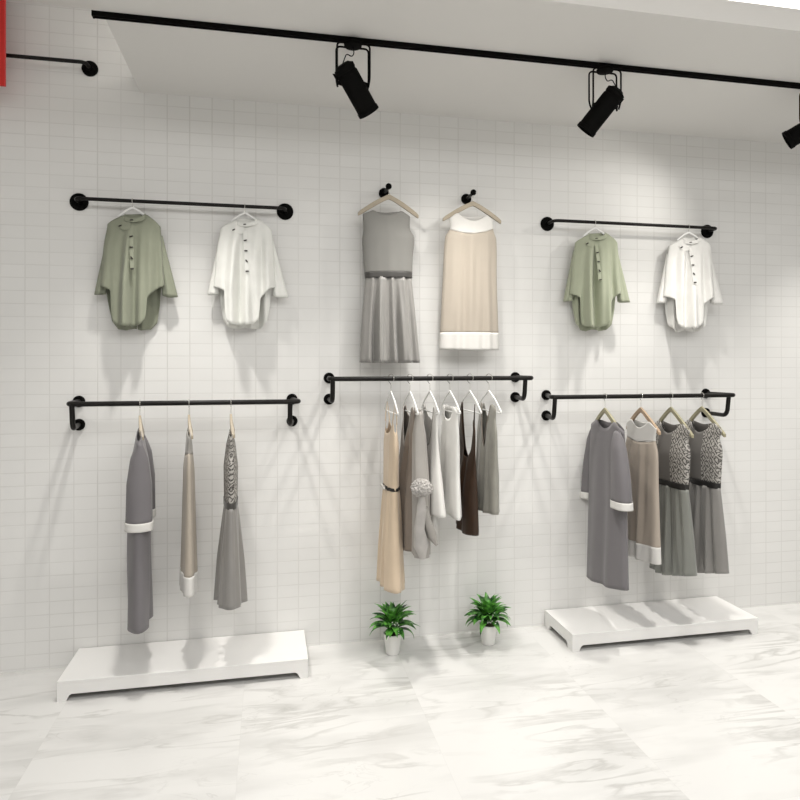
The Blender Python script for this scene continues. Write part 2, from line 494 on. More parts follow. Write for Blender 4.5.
def rack(x0, x1, z, xf0, xf1, zlow, label, off=0.24, r=0.0125, fr=0.030):
    t = thing('clothes_rail', label, 'clothes rail', (xf0, 0, z))
    X = lambda x: x - xf0
    for xf in (xf0, xf1):
        flange(t, X(xf), 0, fr); flange(t, X(xf), zlow - z, fr)
    p = [(X(xf0), -0.01, 0), (X(x0), -off, 0), (X(x1), -off, 0), (X(xf1), -0.01, 0)]
    link_bm('rail', tube_bm(round_path(p, 0.05, 10), r, 18), M['rod'], t, smooth=0.8)
    for xf, xr in ((xf0, x0 + 0.02), (xf1, x1 - 0.05)):
        p = [(X(xf), -0.01, zlow - z), (X(xr), -off + 0.02, zlow - z), (X(xr), -off + 0.004, 0)]
        link_bm('support_arm', tube_bm(round_path(p, 0.045, 10), r, 16), M['rod'], t, smooth=0.8)
    return t
RZ = {'L': 1.372, 'M': 1.488, 'R': 1.380}
rack(-0.955, 0.155, RZ['L'], -0.966, 0.123, 1.252, 'black pipe rail with three narrow garments above the left white platform')
rack(0.305, 1.445, RZ['M'], 0.327, 1.428, 1.370, 'black pipe rail in wall centre holding six white plastic hangers')
rack(1.552, 2.735, RZ['R'], 1.625, 2.705, 1.258, 'black pipe rail above right white platform with four wooden hangers')

def peg(x, z, label):
    t = thing('wall_peg', label, 'wall hook', (x, 0, z))
    flange(t, 0, 0, 0.030)
    p = [(0, -0.01, 0), (0, -0.105, 0), (0.002, -0.125, 0.004)]
    link_bm('peg_arm', tube_bm(round_path(p, 0.015), 0.009, 14), M['rod'], t, smooth=0.8)
    prof = [(0.017 * math.sin(PI * k / 10), -0.017 * math.cos(PI * k / 10)) for k in range(11)]
    link_bm('ball_end', lathe_bm(prof, 20, Vector((0, 0, 1)), Vector((0.003, -0.128, 0.006))), M['black'], t, smooth=1.0)
    return t
peg(0.639, 2.535, 'black ball-ended wall peg holding the plain grey dress')
peg(1.125, 2.528, 'black ball-ended wall peg holding the beige dress with white yoke')

# ------------------------------------------------------------------ hangers
def hanger(loc, rotz, half, drop, label, kind='wood', mat=None, twist=0.0, neck=0.035, ring=0.0165, bar=False, group=None, cat='hanger'):
    """loc = centre of the rod the hook sits on"""
    mat = mat or M['wood']
    t = thing({'wood': 'wooden_hanger', 'plastic': 'plastic_hanger'}[kind], label, cat, loc, rotz, group)
    az = -ring - neck
    # hook
    P = []
    for k in range(15):
        a = math.radians(-35 + 215 * k / 14)
        P.append(Vector((-math.cos(a) * ring, 0, math.sin(a) * ring)))
    P = P[:-1]
    P = [Vector((-p.x, 0, p.z)) for p in P]
    P = P[::-1]
    P = [Vector((0, 0, az)), Vector((0, 0, -ring - 0.008)), Vector((-ring * 0.75, 0, -ring * 0.75))] + P
    P = [Matrix.Rotation(twist, 3, 'Z') @ p for p in P]
    link_bm('hook', tube_bm(round_path(P, 0.006, 3), 0.0017, 8), M['chrome'], t, smooth=1.0)
    bm = bmesh.new(); n = 14
    if kind == 'wood':
        for s in (-1, 1):
            rows = []
            for k in range(n + 1):
                q = k / n
                x = s * half * q
                zc = az - drop * (q ** 1.15) - 0.006
                h = 0.0115 + 0.003 * math.sin(PI * q) if q > 0.12 else 0.0135
                if q > 0.93: h *= 0.75
                y = 0.012 * q * q
                th = 0.006 + 0.002 * q
                rows.append([bm.verts.new((x, y - th, zc + h)), bm.verts.new((x, y + th, zc + h)),
                             bm.verts.new((x, y + th, zc - h)), bm.verts.new((x, y - th, zc - h))])
            for a, b2 in zip(rows, rows[1:]):
                for k in range(4): bm.faces.new((a[k], a[(k + 1) % 4], b2[(k + 1) % 4], b2[k]))
            bm.faces.new(rows[-1])
        bmesh.ops.remove_doubles(bm, verts=bm.verts[:], dist=0.0002)
        o = link_bm('shoulder_bar', bm, mat, t, smooth=0.6)
        md = o.modifiers.new('soft_edges', 'BEVEL'); md.width = 0.002; md.segments = 2
    else:
        pts = [(-half, 0, az - drop), (-half * 0.55, 0, az - drop * 0.45), (-0.015, 0, az - 0.008), (0.0, 0, az),
               (0.015, 0, az - 0.008), (half * 0.55, 0, az - drop * 0.45), (half, 0, az - drop)]
        tube_bm(round_path(pts, 0.02, 4), 0.0062, 10, bm)
        for v in bm.verts:
            v.co.y *= 0.7
        link_bm('shoulder_bar', bm, mat, t, smooth=1.0)
        if bar:
            link_bm('trouser_bar', tube_bm(round_path([(-half, 0, az - drop), (-half + 0.012, 0, az - drop - 0.006), (half - 0.012, 0, az - drop - 0.006), (half, 0, az - drop)], 0.008, 4), 0.0042, 8), mat, t, smooth=1.0)
    return t

# ------------------------------------------------------------------ capes (front view, top row)
CP = Vector(on_plane(132.6, 205, 0.08)); CP.z = 2.405
def capexy(x, y):
    p = on_plane(85 + x / 5.71, 200 + y / 5.71, 0.10)
    return (p.x - CP.x, p.z - CP.z)
def zu(pts, f): return [(f(x, y)[1], f(x, y)[0]) for x, y in pts]
def uz(pts, f): return sorted(f(x, y) for x, y in pts)

def cape(loc, label, mat, seed, sc=1.0, scx=1.0):
    f = lambda x, y: (capexy(x, y)[0] * scx, capexy(x, y)[1] * sc)
    t = thing('cape_blouse', label, 'cape', loc)
    zt = f(272, 80)[1]; zb = f(272, 740)[1]
    body = Shape(zu([(128, 60), (126, 140), (106, 250), (93, 400), (85, 490), (85, 760)], f),
                 zu([(422, 60), (424, 150), (432, 250), (440, 400), (446, 490), (446, 760)], f),
                 [(zb, 0.052), (f(0, 480)[1], 0.048), (f(0, 250)[1], 0.034), (f(0, 150)[1], 0.022), (zt, 0.007)],
                 nf=3.1, amp=((zb, 0.032), (f(0, 450)[1], 0.030), (f(0, 220)[1], 0.014), (f(0, 130)[1], 0.0015)), seed=seed)
    topF = uz([(126, 134), (150, 117), (185, 98), (222, 84), (240, 100), (275, 110), (318, 100), (342, 80), (380, 104), (405, 126), (426, 152)], f)
    topB = uz([(126, 134), (150, 117), (185, 98), (222, 82), (240, 80), (275, 80), (318, 80), (342, 80), (380, 104), (405, 126), (426, 152)], f)
    botF = uz([(85, 490), (118, 500), (150, 517), (153, 640), (165, 700), (185, 714), (258, 724), (264, 712), (270, 724), (320, 712), (344, 690), (351, 660), (358, 560), (380, 535), (410, 505), (446, 490)], f)
    botB = uz([(85, 480), (112, 500), (120, 580), (138, 690), (175, 735), (230, 742), (264, 730), (310, 742), (360, 736), (395, 700), (412, 600), (420, 500), (446, 482)], f)
    cloth('body', body, topF, botF, mat, t, topB=topB, botB=botB, nu=84, nz=34)
    # batwing sleeves hanging behind the cape wings
    for L, R in ((((120, 180), (96, 300), (68, 430), (46, 538)), ((150, 180), (140, 300), (128, 430), (112, 530))),
                 (((400, 180), (410, 300), (425, 430), (432, 540)), ((428, 180), (452, 280), (490, 430), (520, 552)))):
        sh = Shape(zu(L, f), zu(R, f), [(f(0, 550)[1], 0.022), (f(0, 180)[1], 0.010)], nf=1.2,
                   amp=((f(0, 550)[1], 0.006), (f(0, 250)[1], 0.001)), seed=seed + 3, yoff=0.018)
        z1 = f(0, 180)[1]
        bt = uz([(40, 536), (112, 532)], f) if L[0][0] < 200 else uz([(430, 540), (460, 550), (522, 550)], f)
        cloth('sleeve', sh, [(-1, z1), (1, z1)], bt, mat, t, nu=20, nz=20)
    # collar
    cs = Shape(zu([(224, 70), (214, 110)], f), zu([(338, 70), (350, 110)], f), [(f(0, 112)[1], 0.030), (f(0, 70)[1], 0.024)], nf=2, amp=((0, 0.0006), ), seed=seed)
    cloth('collar', cs, uz([(210, 82), (224, 80), (240, 98), (280, 104), (320, 95), (338, 76), (352, 80)], f),
          uz([(210, 105), (235, 125), (280, 130), (325, 122), (352, 100)], f), mat, t,
          topB=uz([(224, 74), (280, 70), (338, 72)], f), botB=uz([(214, 100), (350, 100)], f), nu=30, nz=6)
    # neck flap with its button, and the toggles down the placket
    def front_y(x, y):
        u, z = f(x, y); l = smooth_list(body.L, z); r = smooth_list(body.R, z)
        return body.pt((u - l) / (r - l), z, -1).y
    def mid_y(y): return min(front_y(xx, y) for xx in (250, 260, 270, 280, 290))
    flap = [(188, 140), (215, 122), (262, 118), (262, 168), (235, 176), (205, 166)]
    fv = []; 
    for x, y in flap: u, z = f(x, y); fv.append((u, front_y(x, y) - 0.006, z))
    n = len(fv); vs = fv + [(u, y + 0.003, z) for u, y, z in fv]
    link('neck_flap', vs, [tuple(range(n)), tuple(range(2 * n - 1, n - 1, -1))] + [(i, n + i, n + (i + 1) % n, (i + 1) % n) for i in range(n)][::1], mat, t)
    pl = []
    for k in range(13):
        y = 150 + k * 21.5; u, z = f(262 + 14 * k / 12 - 5, y); u2, _ = f(262 + 14 * k / 12 + 17, y)
        pl.append((u, u2, mid_y(y) - 0.0045, z))
    vs = [];
    for u, u2, y, z in pl: vs += [(u, y, z), (u2, y, z), (u2, y + 0.005, z), (u, y + 0.005, z)]
    fc = []
    for k in range(12):
        a = 4 * k
        for j in range(4): fc.append((a + j, a + (j + 1) % 4, a + 4 + (j + 1) % 4, a + 4 + j))
    fc += [(3, 2, 1, 0), (48, 49, 50, 51)]
    link('placket', vs, fc, mat, t, smooth=False)
    for x, y, a in ((268, 116, .1), (203, 148, .5), (271, 214, .3), (275, 278, 0), (279, 340, -.9), (283, 402, .1)):
        u, z = f(x, y); yy = (mid_y(y) if y > 180 else front_y(x, y)) - (0.009 if y > 120 else .016)
        d = Vector((math.cos(a), 0, math.sin(a))) * 0.0085
        c = Vector((u, yy, z))
        link_bm('button', tube_bm([c - d, c - d * 0.6, c + d * 0.6, c + d], [0.0015, 0.0036, 0.0036, 0.0015], 8), M['button'], t, smooth=1.0)
    return t

cape_hangers = []
def cape_set(px, py, off, label, hlabel, mat, seed, sc, scx, rz=0.0):
    p = on_plane(px, py, off)
    loc = (p.x, -off, 2.405)
    cape(loc, label, mat, seed, sc, scx).rotation_euler.z = rz
    hanger(loc, rz, 0.070, 0.050, hlabel, 'plastic', M['plastic'], twist=PI / 2, neck=0.020, ring=0.0135)
cape_set(132.6, 204, 0.08, 'dark sage green batwing cape with toggle buttons, leftmost garment of the top row',
         'white hanger inside the dark sage green cape at top left', M['green'], 11, 1.0, 1.02)
cape_set(244.9, 207, 0.08, 'white batwing cape with dark toggles, just right of the dark sage green cape',
         'white hanger inside the left white cape', M['white'], 23, 0.98, 1.05)
cape_set(595, 222, 0.10, 'pale sage green batwing cape with small buttons on the top right rod',
         'white hanger inside the pale green cape at top right', M['palegreen'], 37, 0.965, 1.0, -.18)
cape_set(688.6, 226, 0.10, 'white batwing cape at the far right end of the top row',
         'white hanger inside the right white cape', M['offwhite'], 23, 0.965, 1.02, -.20)

# ------------------------------------------------------------------ two dresses on pegs (front view)
PO = 0.115
g = Vector((0.645, -PO, 2.535))
def d1(x, y):
    p = on_plane(350 + x / 8, 180 + y / 8, PO); return (p.x - g.x, p.z - g.z)
def P1(px, py):
    p = on_plane(px, py, PO); return (p.x - g.x, p.z - g.z)
t = thing('sleeveless_dress', 'plain grey sleeveless dress with dark waistband and shiny pleated skirt, hanging on left peg', 'dress', g)
zt = d1(0, 240)[1]
top = Shape([(d1(105, 220)[1], d1(106, 0)[0]), (d1(0, 300)[1], d1(104, 0)[0]), (d1(0, 400)[1], d1(108, 0)[0]), (d1(0, 480)[1], d1(98, 0)[0]), (d1(0, 800)[1], d1(120, 0)[0])],
            [(d1(105, 220)[1], d1(478, 0)[0]), (d1(0, 300)[1], d1(478, 0)[0]), (d1(0, 375)[1], d1(480, 0)[0]), (d1(0, 440)[1], d1(512, 0)[0]), (d1(0, 600)[1], d1(502, 0)[0]), (d1(0, 800)[1], d1(496, 0)[0])],
            [(d1(0, 800)[1], 0.042), (d1(0, 450)[1], 0.045), (d1(0, 330)[1], 0.03), (zt, 0.011)], nf=2.2, amp=((0, 0.0015), (-1, 0.004)), seed=5)
conv = lambda lst: sorted(d1(x, y) for x, y in lst)
cloth('bodice', top, conv([(98, 272), (145, 258), (186, 246), (230, 270), (295, 284), (360, 272), (408, 252), (450, 275), (484, 298)]),
      conv([(90, 745), (515, 745)]), M['greybodice'], t, topB=conv([(98, 272), (145, 258), (186, 246), (230, 252), (295, 258), (360, 252), (408, 252), (450, 275), (484, 298)]))
cloth('waistband', top, conv([(90, 740), (515, 740)]), conv([(90, 786), (515, 786)]), M['belt'], t, nz=5, grow=0.003)
zw = P1(390, 277.5)[1]; zh = P1(390, 363)[1]
sk = Shape([(zh, P1(359.6, 363)[0]), (P1(0, 320)[1], P1(361.3, 320)[0]), (zw, P1(365.5, 278)[0])],
           [(zh, P1(420, 363)[0]), (P1(0, 320)[1], P1(416.5, 320)[0]), (zw, P1(411.5, 278)[0])],
           [(zh, 0.055), (zw, 0.040)], nf=4.6, amp=((zh, 0.034), ((zh + zw) / 2, 0.026), (zw, 0.006)), seed=8)
cloth('skirt', sk, [(-1, zw), (1, zw)], conv([(60, 1459), (300, 1464), (570, 1462)]), M['greysatin'], t, nu=90, nz=24)
hanger((0.645, -0.118, 2.528), 0, 0.170, 0.100, 'pale wooden hanger inside the plain grey dress on left peg', 'wood', M['wood'], twist=PI / 2, neck=0.022, ring=0.0135)

g2 = Vector((1.127, -PO, 2.528))
def d2(x, y):
    p = on_plane(430 + x / 4.444, 180 + y / 4.444, PO); return (p.x - g2.x, p.z - g2.z)
conv = lambda lst: sorted(d2(x, y) for x, y in lst)
t = thing('sleeveless_dress', 'beige shift dress with white yoke and white hem band, hanging on right peg', 'dress', g2)
Z = lambda y: d2(180, y)[1]
sh = Shape([(Z(130), d2(86, 0)[0]), (Z(180), d2(86, 0)[0]), (Z(222), d2(88, 0)[0]), (Z(258), d2(68, 0)[0]), (Z(450), d2(57, 0)[0]), (Z(600), d2(49, 0)[0]), (Z(770), d2(40, 0)[0])],
           [(Z(130), d2(279, 0)[0]), (Z(190), d2(279, 0)[0]), (Z(225), d2(282, 0)[0]), (Z(262), d2(294, 0)[0]), (Z(450), d2(296, 0)[0]), (Z(600), d2(301, 0)[0]), (Z(770), d2(306, 0)[0])],
           [(Z(770), 0.058), (Z(400), 0.05), (Z(260), 0.046), (Z(200), 0.03), (Z(145), 0.011)], nf=3.6,
           amp=((Z(770), 0.009), (Z(400), 0.007), (Z(260), 0.003), (Z(200), 0.0)), seed=15)
yoke_b = conv([(60, 205), (88, 222), (130, 238), (185, 244), (240, 234), (275, 220), (310, 205)])
neckF = conv([(82, 176), (100, 160), (121, 150), (140, 168), (165, 182), (190, 186), (215, 180), (236, 168), (250, 158), (265, 170), (284, 188)])
neckB = conv([(82, 176), (100, 160), (121, 150), (150, 158), (190, 162), (230, 160), (250, 158), (265, 170), (284, 188)])
cloth('yoke', sh, neckF, yoke_b, M['ivory'], t, topB=neckB, nz=14, grow=0.001)
cloth('body', sh, yoke_b, conv([(30, 681), (310, 683)]), M['beige'], t, nz=40)
cloth('hem_band', sh, conv([(30, 678), (310, 680)]), conv([(30, 752), (180, 758), (310, 756)]), M['ivory'], t, nz=8, grow=0.0015)
hanger((1.128, -0.118, 2.518), 0, 0.172, 0.096, 'pale wooden hanger inside the beige dress on right peg', 'wood', M['wood'], twist=PI / 2, neck=0.025, ring=0.0135)

# ------------------------------------------------------------------ garments hung square to the wall
# local x points out into the room, local z is height above the floor minus the rail height
ROT = -PI / 2
def rel(lst, z0): return sorted((u, z - z0) for u, z in lst)
def relz(lst, z0): return sorted((z - z0, v) for z, v in lst)

def tunic(x, rz, label, seed, T=1.0, side=1.0, hem=((-.25, .30), (-.2, .295), (.05, .325), (.25, .356)), uc=0.02, sl_w=0.085, rot=ROT, close=False):
    t = thing('long_sleeved_tunic', label, 'dress', (x, -0.24, rz), rot)
    L = relz([(1.3, uc - .175), (1.20, uc - .178), (1.0, uc - .185), (.7, uc - .195), (.3, uc - .215)], rz)
    R = relz([(1.3, uc + .18), (1.20, uc + .182), (1.0, uc + .188), (.7, uc + .195), (.3, uc + .213)], rz)
    sh = Shape(L, R, relz([(.3, .048 * T), (.9, .045 * T), (1.1, .036 * T), (1.2, .018), (1.25, .008)], rz), nf=1.8,
               amp=relz([(.3, .012), (.8, .008), (1.15, .002)], rz), seed=seed)
    nf_ = rel([(uc - .20, 1.195), (uc - .14, 1.225), (uc - .095, 1.242), (uc - .05, 1.215), (uc, 1.203), (uc + .05, 1.215), (uc + .095, 1.245), (uc + .14, 1.225), (uc + .2, 1.195)], rz)
    nb_ = rel([(uc - .20, 1.195), (uc - .14, 1.225), (uc - .095, 1.242), (uc, 1.235), (uc + .095, 1.245), (uc + .14, 1.225), (uc + .2, 1.195)], rz)
    cloth('body', sh, nf_, rel(hem, rz), M['tunic'], t, topB=nb_, nz=40)
    for s in (-1, 1):
        a0, a1 = (uc + s * .135, uc + s * .187); b0, b1 = (uc + s * (.275 - sl_w * 1.5), uc + s * (.275 + .01)) 
        if s > 0: b0, b1 = uc + .14, uc + .29
        else: b0, b1 = uc - .19, uc - .275
        zc = .83 if s > 0 else .795
        if close:
            zc = .822; a0, a1 = uc + s * .10, uc + s * .178; b0, b1 = uc + s * .07, uc + s * .21
        lo, hi = (lambda a, b2: (min(a, b2), max(a, b2)))(a0, a1)
        lo2, hi2 = (lambda a, b2: (min(a, b2), max(a, b2)))(b0, b1)
        ss = Shape(relz([(1.2, lo), (1.1, lo + (lo2 - lo) * .25), (.95, lo + (lo2 - lo) * .65), (zc - .1, lo2)], rz),
                   relz([(1.2, hi), (1.1, hi + (hi2 - hi) * .35), (.95, hi + (hi2 - hi) * .7), (zc - .1, hi2)], rz),
                   relz([(.7, .060 if close else .048), (1.0, .056 if close else .042), (1.12, .040 if close else .036), (1.17, .022), (1.205, .005)], rz), nf=1.1, amp=relz([(.7, .006), (1.1, .002)], rz), seed=seed + 7 + s,
                   yoff=(.004 if close else -.03) if s > 0 else .012)
        arch = rel([(min(a0, a1) - .02, 1.17 if s > 0 else 1.185), ((a0 + a1) / 2, 1.205), (max(a0, a1) + .02, 1.185 if s > 0 else 1.17)], rz)
        sleeve = cloth('sleeve', ss, arch, rel([(-1, zc), (1, zc)], rz), M['tunic'], t, nu=30, nz=24)
        cloth('cuff', ss, rel([(-1, zc + .004), (1, zc + .004)], rz), rel([(-1, zc - .036), (1, zc - .036)], rz), M['ivory'], sleeve, nu=30, nz=5, grow=.003)
    return t

def yoke_dress(x, rz, label, seed, T=1.0, wide=1.0, zb=(.44, .465), hemh=.09, body='beige2', uc=.0, lace_top=False, rot=ROT):
    t = thing('sleeveless_dress', label, 'dress', (x, -0.24, rz), rot)
    W = wide
    side = [(1.3, .148), (1.2, .15), (1.14, .140), (1.08, .158), (.9, .162), (.65, .172), (.4, .182)]
    sh = Shape(relz([(z, uc - u * W) for z, u in side], rz), relz([(z, uc + u * W) for z, u in side], rz),
               relz([(.4, .05 * T), (.8, .035 * T), (1.05, .03 * T), (1.2, .012), (1.25, .007)], rz), nf=3.4,
               amp=relz([(.4, .012 * T), (.8, .008 * T), (1.08, .003), (1.13, 0)], rz), seed=seed)
    yb = rel([(uc - .2, 1.16), (uc - .13, 1.135), (uc, 1.118), (uc + .13, 1.135), (uc + .2, 1.16)], rz)
    nk = rel([(uc - .17, 1.19), (uc - .125, 1.225), (uc - .085, 1.24), (uc - .05, 1.215), (uc, 1.2), (uc + .05, 1.215), (uc + .085, 1.24), (uc + .125, 1.225), (uc + .17, 1.19)], rz)
    nb_ = rel([(uc - .17, 1.19), (uc - .125, 1.225), (uc - .085, 1.24), (uc, 1.23), (uc + .085, 1.24), (uc + .125, 1.225), (uc + .17, 1.19)], rz)
    cloth('yoke', sh, nk, yb, M['lace_grey'] if lace_top else M['ivory'], t, topB=nb_, nz=12, grow=.001)
    bt = rel([(uc - .25, zb[0] + hemh), (uc + .25, zb[1] + hemh)], rz)
    cloth('body', sh, yb, bt, M[body], t, nz=40)
    cloth('hem_band', sh, [(u, z + .003) for u, z in bt], rel([(uc - .25, zb[0]), (uc + .25, zb[1])], rz), M['ivory'], t, nz=8, grow=.0015)
    return t

def lace_dress(x, rz, label, seed, T=1.0, W=1.0, hemT=1.0, skirt='skirt', hem=(.338, .34, .405), uc=0.0, belt='blackbelt', rot=ROT):
    t = thing('sleeveless_dress', label, 'dress', (x, -0.24, rz), rot)
    side = [(1.3, .165), (1.19, .17), (1.14, .148), (1.09, .166), (1.0, .162), (.88, .152), (.8, .152)]
    sh = Shape(relz([(z, uc - u * W) for z, u in side], rz), relz([(z, uc + u * W) for z, u in side], rz),
               relz([(.8, .034 * T), (1.05, .04 * T), (1.16, .022), (1.22, .008)], rz), nf=1.5, amp=relz([(.8, .004), (1.1, .0015), (1.2, 0)], rz), seed=seed)
    nk = rel([(uc - .19, 1.17), (uc - .14, 1.215), (uc - .10, 1.226), (uc - .06, 1.187), (uc, 1.165), (uc + .06, 1.187), (uc + .10, 1.226), (uc + .14, 1.215), (uc + .19, 1.17)], rz)
    nb_ = rel([(uc - .19, 1.17), (uc - .14, 1.215), (uc - .10, 1.226), (uc, 1.212), (uc + .10, 1.226), (uc + .14, 1.215), (uc + .19, 1.17)], rz)
    cloth('bodice', sh, nk, rel([(-1, .885), (1, .885)], rz), M['lace'], t, topB=nb_, nz=20)
    cloth('waistband', sh, rel([(-1, .89), (1, .89)], rz), rel([(-1, .857), (1, .857)], rz), M[belt], t, nz=5, grow=.003)
    sk = Shape(relz([(.3, uc - .195 * W), (.6, uc - .175 * W), (.87, uc - .15 * W)], rz), relz([(.3, uc + .225 * W), (.6, uc + .19 * W), (.87, uc + .15 * W)], rz),
               relz([(.3, .06 * T * hemT), (.6, .05 * T * (1 + hemT) / 2), (.87, .034 * T)], rz), nf=5.2, amp=relz([(.3, .016), (.6, .013), (.87, .004)], rz), seed=seed + 5)
    cloth('skirt', sk, rel([(-1, .862), (1, .862)], rz), rel([(uc - .25, hem[0]), (uc, hem[1]), (uc + .24, hem[2])], rz), M[skirt], t, nu=90, nz=26)
    return t

# right rail: four garments on wooden hangers
xs = [1.876, 2.103, 2.297, 2.501]
rzR = RZ['R']
tunic(xs[0], rzR, 'long mauve-grey tunic with white cuffs, frontmost left garment on the right rail', 3)
yoke_dress(xs[1], rzR, 'sand beige dress with white yoke behind the grey tunic on the right rail', 33)
lace_dress(xs[2], rzR, 'lace-panelled dress with green-grey skirt, third garment on the right rail', 41, skirt='skirt')
lace_dress(xs[3], rzR, 'lace-panelled dress with warm grey skirt, last garment at the right end of the right rail', 57, skirt='skirt2')
for x, mt, hw, dr, lb in zip(xs, ('woodgreen', 'woodred', 'woodgreen', 'woodgreen'), (.155, .165, .180, .180), (.115, .122, .142, .142),
                 ('pale wooden hanger inside the grey tunic with white cuffs on right rail', 'brown wooden hanger inside the white-yoked dress on the right rail',
                  'yellowish wooden hanger inside the third garment of the right rail', 'yellowish wooden hanger inside the rightmost lace dress')):
    hanger((x, -0.24, rzR + .001), ROT, hw, dr, lb, 'wood', M[mt], neck=0.055)

# left rail: three garments seen edge on
rzL = RZ['L']
xl = [-0.624, -0.393, -0.190]
tunic(xl[0], rzL, 'grey tunic with white cuffs seen edge on, first garment on the left rail', 71, T=1.05, hem=((-.25, .29), (0, .31), (.3, .325)), uc=0.0, rot=ROT + .15, close=True)
yoke_dress(xl[1], rzL, 'narrow beige dress with white hem seen edge on, middle garment of the left rail', 83, T=.75, wide=.95, zb=(.45, .46), lace_top=True, body='beige', rot=ROT + .12)
lace_dress(xl[2], rzL, 'lace and grey dress with flared skirt seen edge on, last on the left rail', 97, T=.85, W=.9, hemT=1.35, skirt='skirt2', hem=(.375, .385, .395), belt='belt', rot=ROT + .058)
for x, ra, lb in zip(xl, (.17, .12, .058), ('wooden hanger edge on inside the cuffed tunic of the left rail', 'wooden hanger edge on inside the beige dress of the left rail', 'wooden hanger edge on inside the lace dress of the left rail')):
    hanger((x, -0.24, rzL + .001), ROT + ra, 0.115, 0.090, lb, 'wood', M['wood'], neck=0.05)

# middle rail: six garments on white plastic hangers
xm = [0.634, 0.737, 0.847, 0.959, 1.072, 1.181]
rzM = RZ['M']
def top_shape(half, z_hem, T, seed, nf=3, flare=.02, amp=.009, z_top=1.36, yoff=0.0, uc=0.0):
    side = [(z_top, half), (1.27, half - .012), (1.2, half + .004), (1.0, half + .002), (z_hem, half + flare)]
    return Shape(relz([(z, uc - u) for z, u in side], rzM), relz([(z, uc + u) for z, u in side], rzM),
                 relz([(z_hem, T), (.95, T * .85), (1.12, .026), (1.31, .012), (1.36, .006)], rzM), nf=nf,
                 amp=relz([(z_hem, amp), (1.0, amp * .8), (1.2, amp * .3), (1.3, 0)], rzM), seed=seed, yoff=yoff)
def neck(w_out, w_in, z_sh, z_in, zlow, V=False, uc=0.0):
    a = [(uc - w_out - .03, z_sh - .03), (uc - w_out, z_sh), (uc - w_in, z_in)]
    if V: m_ = [(uc - w_in * .55, (z_in + zlow) / 2), (uc, zlow), (uc + w_in * .55, (z_in + zlow) / 2)]
    else: m_ = [(uc - w_in * .9, zlow + (z_in - zlow) * .5), (uc - w_in * .6, zlow + (z_in - zlow) * .12), (uc, zlow), (uc + w_in * .6, zlow + (z_in - zlow) * .12), (uc + w_in * .9, zlow + (z_in - zlow) * .5)]
    c = [(uc + w_in, z_in), (uc + w_out, z_sh), (uc + w_out + .03, z_sh - .03)]
    return rel(a + m_ + c, rzM)

# cream long dress with thin straps and a belt
t = thing('long_strappy_dress', 'long cream strappy dress with a dark belt, leftmost garment on the middle rail', 'dress', (xm[0], -.24, rzM), ROT)
sh = Shape(relz([(1.3, -.12), (1.2, -.13), (1.12, -.14), (.92, -.115), (.6, -.14), (.33, -.17)], rzM), relz([(1.3, .12), (1.2, .13), (1.12, .14), (.92, .115), (.6, .14), (.33, .18)], rzM),
           relz([(.33, .060), (.6, .050), (.92, .032), (1.15, .03), (1.26, .014)], rzM), nf=4, amp=relz([(.33, .013), (.85, .007), (.92, .003), (1.2, .001)], rzM), seed=120)
cloth('body', sh, rel([(-.16, 1.17), (-.125, 1.215), (-.1, 1.26), (-.07, 1.22), (0, 1.20), (.07, 1.22), (.1, 1.26), (.125, 1.215), (.16, 1.17)], rzM),
      rel([(-.25, .40), (.25, .405)], rzM), M['cream'], t, nz=46)
cloth('belt', sh, rel([(-1, .925), (1, .925)], rzM), rel([(-1, .908), (1, .908)], rzM), M['blackbelt'], t, nz=4, grow=.003)
for s in (-1, 1):
    link_bm('strap', tube_bm([(s * .10, -.012, 1.255 - rzM), (s * .11, -.008, 1.30 - rzM), (s * .112, 0, 1.368 - rzM), (s * .111, .008, 1.30 - rzM), (s * .10, .012, 1.25 - rzM)], .0028, 8), M['cream'], t, smooth=1.0)
bow = tube_bm([(.02, -.038, .918 - rzM), (.04, -.055, .93 - rzM), (.055, -.045, .915 - rzM), (.03, -.042, .91 - rzM)], .005, 8)
tube_bm([(.02, -.038, .918 - rzM), (.0, -.055, .93 - rzM), (-.015, -.045, .915 - rzM), (.015, -.042, .91 - rzM)], .005, 8, bow)
link_bm('belt_bow', bow, M['ivory'], t, smooth=1.0)

# taupe dress with a fur pompom and a draped satin scarf
t = thing('draped_dress', 'taupe draped dress with grey fur pompom and satin tail, second on the middle rail', 'dress', (xm[1], -.24, rzM), ROT)
sh = top_shape(.145, .53, .058, 131, nf=2.6, flare=.03, amp=.012, yoff=-.006)
cloth('body', sh, neck(.135, .105, 1.325, 1.34, 1.13, V=True), rel([(-.22, .62), (-.1, .56), (0, .57), (.1, .60), (.22, .62)], rzM), M['taupe'], t, topB=neck(.135, .105, 1.325, 1.34, 1.28), nz=40)
rim('neck_binding', sh, [(u, z) for u, z in neck(.135, .105, 1.325, 1.34, 1.13, V=True)[2:-2]], M['greytaupe'], t, rad=.003)
# satin drape over the near half
ds = Shape(relz([(1.34, .10), (1.1, .11), (.95, .12), (.8, .13), (.53, .12)], rzM), relz([(1.34, .155), (1.1, .18), (.95, .21), (.8, .22), (.53, .24)], rzM),
           relz([(.53, .040), (.95, .040), (1.2, .034), (1.33, .014)], rzM), nf=2.2, amp=relz([(.5, .014), (.9, .008), (1.25, .001)], rzM), seed=140, yoff=.018)
cloth('satin_drape', ds, rel([(.05, 1.34), (.2, 1.315)], rzM), rel([(.05, .66), (.12, .63), (.18, .60), (.26, .59)], rzM), M['greytaupe'], t, nu=30, nz=34)
def pompom(name, c, r, mat, parent, seed):
    rr = random.Random(seed); bm = bmesh.new()
    bmesh.ops.create_icosphere(bm, subdivisions=4, radius=r)
    for v in bm.verts:
        v.co *= 1 + rr.uniform(-.10, .16)
        v.co.z *= .85; v.co += Vector(c)
    return link_bm(name, bm, mat, parent)
pompom('fur_pompom', (.27, .0, .955 - rzM), .050, M['fur'], t, 3)
